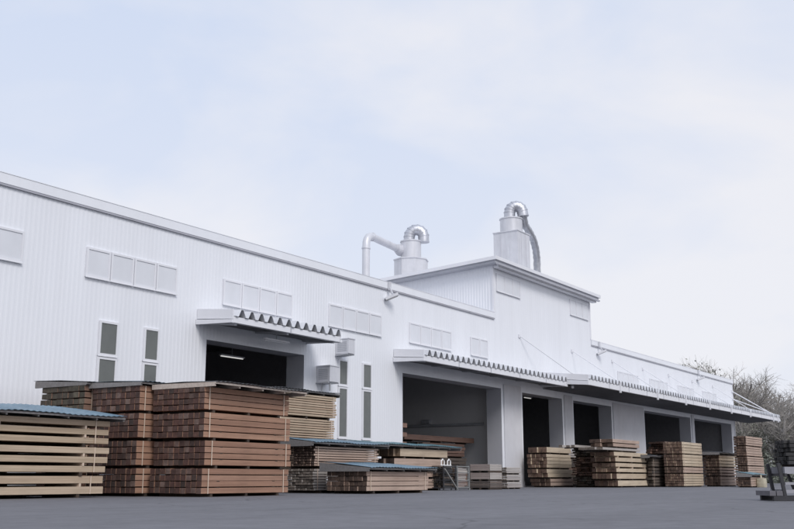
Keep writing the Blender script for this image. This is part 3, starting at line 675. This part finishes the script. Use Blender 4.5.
stack('the dim stack behind the white post', ak, Yk, 4.0, 1.0, [dict(ht=.6, rows=4, cols=4, kind='dark', look='dark boards', gap=.02), dict(ht=.6, rows=4, cols=4, kind='rust', look='brown boards', gap=.02), dict(ht=.6, rows=4, cols=4, kind='dark', look='dark boards', gap=.02), dict(ht=.5, rows=3, cols=4, kind='grey', look='grey boards', gap=.02)], 0, jx=.15, straps=False)
# dark post frame and covered pack between
Yd = -6.6; a = fX(653, Yd)
z = stack('the dark stack under the dark cover', a, Yd, 3.0, 1.2, [dict(ht=.6, rows=3, cols=4, kind='dark', look='dark boards', gap=.03), dict(ht=.6, rows=3, cols=4, kind='dark', look='dark boards', gap=.03), dict(ht=.6, rows=3, cols=4, kind='dark', look='weathered boards', gap=.03)], 0, jx=.15)
cover('grey flat cover on the stack of dark boards', a, a+3.0, Yd, Yd+1.2, z, .1, 'slate', 'lidgrey', ov=(.9, .3, .2, .1))
# messy boards behind
Ym = -4.2; a = fX(668, Ym)
stack('the messy pile behind the striped stack', a, Ym, 4.0, 1.4, [dict(ht=.75, rows=4, cols=4, kind='rust', look='brown boards', gap=.03), dict(ht=.75, rows=4, cols=4, kind='dark', look='dark boards', gap=.03), dict(ht=.75, rows=4, cols=4, kind='rust', look='red boards', gap=.03), dict(ht=.95, rows=5, cols=4, kind='rust', look='loose brown boards', gap=.04, skew=.5)], 0, jx=.35, straps=False)
# cream striped stack
Yc = -8.3; a = fX(684, Yc); wc = yAt(665, a)-Yc; Lc = fX(704, Yc)-a
cs = lambda ht, rows, kind='cream', cols=6: dict(ht=ht, rows=rows, cols=cols, kind=kind, look=('cream' if kind == 'cream' else 'pink')+' boards', gap=.02, hb=.07)
stack('the striped cream stack', a, Yc, Lc, wc, [cs(.82, 5), cs(.42, 2, 'pink'), cs(.80, 4), cs(.80, 4)], 0, jx=.04)
# pale reddish stack with flat dark cover
Ye = -8.9; a = fX(720, Ye); we = yAt(704, a)-Ye; Le = fX(737, Ye)-a
z = stack('the stack under the dark flat cover', a, Ye, Le, we, [dict(cs(.66, 3, 'pink'), look='pinkish spaced boards'), dict(cs(.6, 3, 'pink'), gap=.05, look='pinkish spaced boards'), dict(cs(.86, 4, 'cream'), gap=.04, look='pale boards')], 0, jx=.05)
cover('dark flat cover on the stack next to the striped cream one', a, a+Le, Ye, Ye+we, z, .08, 'slate', 'lidgrey', ov=(.3, .2, .2, .2))
bundle('grey planks lying behind the dark flat cover', a-3, Ye+we+.9, 2.6, 5.2, .8, .25, 1, 3, 'grey', hb=.08, straps=False, jx=.3)
stack('the hidden pile that carries the grey planks', a-3, Ye+we+.9, 5.2, .8, [dict(ht=.86, rows=4, cols=3, kind='dark', look='dark boards', gap=.03), dict(ht=.86, rows=4, cols=3, kind='dark', look='dark boards', gap=.03), dict(ht=.86, rows=4, cols=3, kind='dark', look='dark boards', gap=.03)], 0, straps=False)
# far tall pink stack, and the low pack with a teal cover in front
Yt = -11.2; a = fX(748.5, Yt); wt = yAt(736, a)-Yt; Lt = fX(764.5, Yt)-a
pk = lambda ht, rows=4: dict(ht=ht, rows=rows, cols=5, kind='pink', look='pink boards', gap=.02, hb=.07)
stack('the tall pink stack at the end of the row', a, Yt, Lt, wt, [pk(.72), pk(.60), pk(.62), pk(.68), pk(.66)], 0, jx=.04)
Yu = -12.7; a = fX(750.5, Yu); wu = .8; Lu = fX(764, Yu)-a
z = stack('the low pack under the teal cover', a, Yu, Lu, wu, [dict(pk(.62), look='pink planks')], 0, jx=.05)
cover('teal corrugated cover on the low pack before the tall pink stack', a, a+Lu, Yu, Yu+wu, z, .14, 'teal', 'lidgrey', ov=(.1, .1, .15, .05))

# ------------------------------------------------------------------ crate, pallets and other things by the pillar
Yg = -5.6; a = fX(443.5, Yg); Lx, Ly, H = 1.06, .95, 1.10
def crate(label, x, kinds, brace, fm):
    o = empty('wire_crate', (x, Yg, 0)); tag(o, label, 'crate')
    for px_, py_ in ((0, 0), (Lx, 0), (0, Ly), (Lx, Ly)): b = MB(); b.bar((px_, py_, 0), (px_, py_, H), .05, .05); b.build('post', fm, o)
    for z_ in (.12, .45, .78, H-.03):
        for p0, p1 in (((0, -.03), (Lx, -.03)), ((0, Ly+.03), (Lx, Ly+.03)), ((-.03, 0), (-.03, Ly)), ((Lx+.03, 0), (Lx+.03, Ly))):
            b = MB(); b.bar((*p0, z_), (*p1, z_), .022, .03); b.build('rail', fm, o)
    if brace: b = MB(); b.bar((0, -.07, .95), (Lx, -.07, .08), .06, .03); b.build('brace', M['net'], o)
    b = MB(); b.box(.04, Lx-.04, .04, Ly-.04, .08, .12); b.build('floor', M['rackmetal'], o)
    for r_ in range(9):
        for c in range(6):
            link('offcut', plank_mesh(random.choice((.7, .8, .88)), .12, .085, random.choice(kinds)), o, (.06+random.uniform(0, .08), .06+c*.142+random.uniform(-.01, .01), .13+r_*.098), (random.uniform(-.1, .1), random.uniform(-.04, .04), random.uniform(-.05, .05)))
crate('dark wire crate of offcuts with a pale diagonal brace', a, ('char', 'dark', 'char'), True, M['rackmetal'])
crate('grey wire crate of pale offcuts next to the pallet boxes', a+Lx+.16, ('grey', 'umber'), False, M['wire'])
def sack(o, lx, ly, h, m, name='bag_body'):
    b = MB(); n, k = 20, 8; vs = []; fs = []
    for j in range(k+1):
        z_ = h*j/k; s_ = 1+.08*math.sin(math.pi*j/k)+.02*math.sin(j*2.1)
        for i in range(n):
            an = 2*math.pi*i/n; cx_ = math.copysign(abs(math.cos(an))**.4, math.cos(an)); sy_ = math.copysign(abs(math.sin(an))**.4, math.sin(an))
            wv = 1+.03*math.sin(i*3.1+j*1.7); vs.append((lx/2+cx_*lx/2*s_*wv, ly/2+sy_*ly/2*s_*wv, z_+(.05*math.sin(i*1.3) if j == k else 0)))
    for j in range(k):
        for i in range(n): q = j*n+i; q2 = j*n+(i+1) % n; fs.append((q, q2, q2+n, q+n))
    fs.append(tuple(range(k*n, k*n+n))); fs.append(tuple(reversed(range(n)))); b.add(vs, fs); return b.build(name, m, o, True)
# small white folding frame on the crate
o = empty('white_frame', (a+.1, Yg+.2, H-.04)); tag(o, 'small white frame standing on top of the wire crate', 'frame')
for x in (.05, .6):
    b = MB(); b.tube([(x, 0, 0), (x, 0, .24), (x+.12, 0, .32), (x+.25, 0, .24), (x+.25, 0, 0)], .032, 8); b.build('hoop', M['white_plastic'], o, True)
b = MB(); b.bar((0, 0, .06), (.9, 0, .06), .05, .04); b.build('rail', M['white_plastic'], o)
# pallet boxes: reddish crates three high, pale pack beside
Yp = -6.0; a = fX(490, Yp); wp = yAt(470, a)-Yp; Lp = fX(502, Yp)-a
for k in range(3):
    o = empty('pallet_box', (a, Yp, k*.40)); tag(o, ['bottom', 'middle', 'top'][k]+' weathered pallet box in the stack before the broad pillar', 'pallet box')
    for j in range(3): link('bearer', box_mesh('bearer', Lp, .09, .09, 'bearer'), o, (0, .02+j*(wp-.13)/2, 0))
    for j in range(3): link('side_board', plank_mesh(Lp, .03, .095, 'grey' if k else 'dark'), o, (0, 0, .095+j*.1))
    for j in range(3):
        e = link('end_board', plank_mesh(wp-.06, .03, .095, ('dark', 'umber', 'umber')[k]), o, (-.006, wp-.03, .095+j*.1), (0, 0, -math.pi/2))
    for j in range(3): link('back_board', plank_mesh(Lp, .03, .095, 'grey'), o, (0, wp-.03, .095+j*.1))
    for j in range(5): link('top_board', plank_mesh(Lp-.04, wp/5-.02, .02, 'grey'), o, (.02, j*wp/5+.01, .372))
Yv = -5.0; a = fX(507, Yv)
stack('the little stack before the broad pillar', a, Yv, fX(521, Yv)-a, yAt(502, a)-Yv+.35, [dict(ht=.36, rows=3, cols=4, kind='grey', look='short cream boards', gap=.015, hb=.07), dict(ht=.36, rows=3, cols=4, kind='grey', look='short cream boards', gap=.015, hb=.07), dict(ht=.36, rows=3, cols=4, kind='grey', look='short cream boards', gap=.015, hb=.07)], 0, straps=False, jx=.05)
# yellow sack at the end of the row
P = pix(763.5, 486, 2, 0); Ys = -13.2; a = fX(761, Ys); o = empty('yellow_sack', (a+.75, Ys, 0)); tag(o, 'pale yellow bag at the right end of the lumber row', 'bag')
sack(o, .66, .5, .52, M['yellow']); b = MB(); b.tube([(.12, .2, .48), (.3, .26, .72), (.5, .3, .5)], .05, 8); b.build('tied_neck', M['yellow'], o, True)

# ------------------------------------------------------------------ timber rack at the right edge of the yard
P = pix(782, 501.0, 2, 0.0); RX, RY = float(P[0]), float(P[1])
O = empty('timber_rack', (RX, RY, 0), -math.radians(56)); tag(O, 'dark steel timber rack with leaning posts standing on the asphalt', 'rack')
def bars(name, lst, m):
    for a_, b_, w_, h_ in lst: b = MB(); b.bar(a_, b_, w_, h_); b.build(name, m, O)
bars('post', [((.10, 0, .0), (-.02, 0, .86), .07, .07), ((.14, .8, .0), (.02, .8, .86), .07, .07), ((.62, 0, .14), (.42, 0, .72), .06, .06), ((.66, .8, .14), (.46, .8, .72), .06, .06)], M['rackmetal'])
bars('base_rail', [((-.2, 0, .06), (1.7, 0, .06), .1, .11), ((-.2, .8, .06), (1.7, .8, .06), .1, .11)], M['rackmetal'])
M['rackdull'] = mat('rack_dull', (0.13, 0.125, 0.14), 0.7, var=.2)
bars('foot_block', [((-.22, -.06, .175), (-.22, .86, .175), .14, .11), ((-.06, -.06, .175), (-.06, .86, .175), .14, .11)], M['rackdull'])
bars('mid_rail', [((.05, 0, .22), (1.7, 0, .22), .06, .08), ((.05, .8, .22), (1.7, .8, .22), .06, .08), ((.1, .0, .40), (1.7, .0, .40), .05, .06)], M['rackgrey'])
bars('top_beam', [((.1, 0, .70), (1.8, 0, .70), .1, .16), ((.1, .8, .70), (1.8, .8, .70), .1, .16)], M['rackgrey'])
bars('cross_bar', [((.12, -.05, .60), (.12, .85, .60), .06, .06), ((1.5, -.05, .60), (1.5, .85, .60), .06, .06), ((.0, -.05, .15), (.0, .85, .15), .06, .06)], M['rackmetal'])
o = bundle('dark bundle of weathered slats lying on the steel timber rack', RX, RY, .78, 1.7, .9, .62, 6, 8, 'char', -math.radians(56), gap=.012, hb=.05, jx=.06, straps=False)
o.location = Vector((RX, RY, .785)) + Matrix.Rotation(-math.radians(56), 3, 'Z') @ Vector((.22, -.05, 0))
for ch in o.children:
    if ch.name.startswith('plank') and len(ch.data.materials): pass

# ------------------------------------------------------------------ trees beyond the yard
def tree_data(seed, H, spread, leaf=0.0, leafm='leaf', dense=1.0):
    rnd = random.Random(seed); trunk = MB(); crown = MB(); lv = []; lf = []
    def seg(mb, a, b, ra, rb, n): mb.tube([a, b], [ra, rb], n, cap=False)
    def grow(p, d, ln, r, lvl):
        k = 4 if lvl < 2 else 3; pts = [p]
        for i in range(k):
            d = (d + Vector((rnd.gauss(0, .13), rnd.gauss(0, .13), rnd.gauss(.03, .09)))).normalized(); p = p + d*ln/k; pts.append(p)
        rs = [r*(1-.55*i/k) for i in range(k+1)]
        (trunk if lvl < 2 else crown).tube(pts, rs, 6 if lvl < 2 else 3, cap=False)
        if lvl >= 4: return
        nb = int([9, 6, 6, 4][lvl]*dense)
        for j in range(nb):
            f = rnd.uniform(.28 if lvl == 0 else .2, 1.0); q = pts[min(k, int(f*k))]
            ax = d.orthogonal(); ax.rotate(Matrix.Rotation(rnd.uniform(0, 6.283), 3, d)); nd = (d*rnd.uniform(.5, .95) + ax*rnd.uniform(.5, 1.0)*spread).normalized()
            nd.z = nd.z*.8+.22; nd.normalize()
            grow(q, nd, ln*rnd.uniform(.45, .66), max(.006, r*rnd.uniform(.34, .5)), lvl+1)
            if leaf and lvl >= 2:
                for _ in range(int(leaf)):
                    c = q + Vector((rnd.gauss(0, .3), rnd.gauss(0, .3), rnd.gauss(0, .3))); s_ = rnd.uniform(.06, .15); u = Vector((rnd.gauss(0, 1), rnd.gauss(0, 1), rnd.gauss(0, 1))).normalized(); w_ = u.orthogonal().normalized()
                    i = len(lv); lv.extend([tuple(c-u*s_), tuple(c+w_*s_*.6), tuple(c+u*s_), tuple(c-w_*s_*.6)]); lf.append((i, i+1, i+2, i+3))
    grow(Vector((0, 0, 0)), Vector((0, 0, 1)), H*.62, H*.024, 0)
    lm = MB(); 
    if lf: crown.add(lv, lf, 1)
    return trunk.mesh('trunk', [M['bark']], True), crown.mesh('crown', [M['twig'], M[leafm]])
TD = [tree_data(11, 13, .95), tree_data(12, 12, .8, 1, 'leaf'), tree_data(15, 12.5, 1.05), tree_data(21, 9, .9, 5, 'leaf2')]
def tree(px, dist, H, k, label, rz, ref=(13, 12, 12.5, 9)):
    d = FW*F + RT*(px-CX) + UP*0; d = np.array([d[0], d[1], 0]); d = d/np.linalg.norm(d); p = CAM + d*dist
    o = empty('broadleaf_tree', (float(p[0]), float(p[1]), 0), rz); s_ = H/ref[k]; o.scale = (s_, s_, s_); tag(o, label, 'tree', 'trees beyond the yard')
    link('trunk', TD[k][0], o); link('crown', TD[k][1], o)
bare = 'bare winter tree with brownish twigs beyond the end of the yard'
semi = 'thinly leaved tree with fine twigs beyond the end of the yard'
ever = 'dark ivy-clad tree beyond the end of the yard'
for i, (px, dist, H, k) in enumerate([(742, 142, 14.5, 1), (757, 150, 16, 0), (772, 138, 13.5, 2), (788, 146, 15.5, 0), (806, 140, 14.5, 1), (727, 156, 19.5, 2), (712, 165, 20, 0), (765, 163, 16.0, 2), (736, 170, 21, 0), (750, 172, 20, 2), (778, 175, 17, 0),
                                      (735, 136, 9.0, 3), (781, 152, 10.0, 3), (703, 170, 17.0, 2), (722, 175, 23, 1), (822, 150, 14, 0), (840, 145, 12, 2)]):
    tree(px, dist, H, k, ever if k == 3 else bare if k == 0 else semi if k == 1 else 'spreading bare tree with wide limbs beyond the end of the yard', i*1.37)
# undergrowth and far wood: one leafy mass
rnd = random.Random(5); vs = []; fs = []
for _ in range(26000):
    px = rnd.uniform(690, 900); dist = rnd.uniform(128, 175); d = FW*F + RT*(px-CX); d = np.array([d[0], d[1], 0]); d = d/np.linalg.norm(d); p = CAM + d*dist
    hmax = 1.6+1.2*math.sin(px*.11)+1.2*math.sin(px*.31+dist*.2); c = Vector((p[0], p[1], abs(rnd.gauss(0, .55))*max(1.2, hmax))); s_ = rnd.uniform(.1, .3)
    u = Vector((rnd.gauss(0, 1), rnd.gauss(0, 1), rnd.gauss(.6, 1))).normalized(); w_ = u.orthogonal().normalized(); i = len(vs)
    vs += [c-u*s_, c+w_*s_*.55, c+u*s_, c-w_*s_*.55]; fs.append((i, i+1, i+2, i+3))
b = MB(); b.add(vs, fs); tag(b.build('undergrowth', M['leaf2']), 'dull green brown undergrowth below the trees beyond the yard', 'undergrowth', kind='stuff')
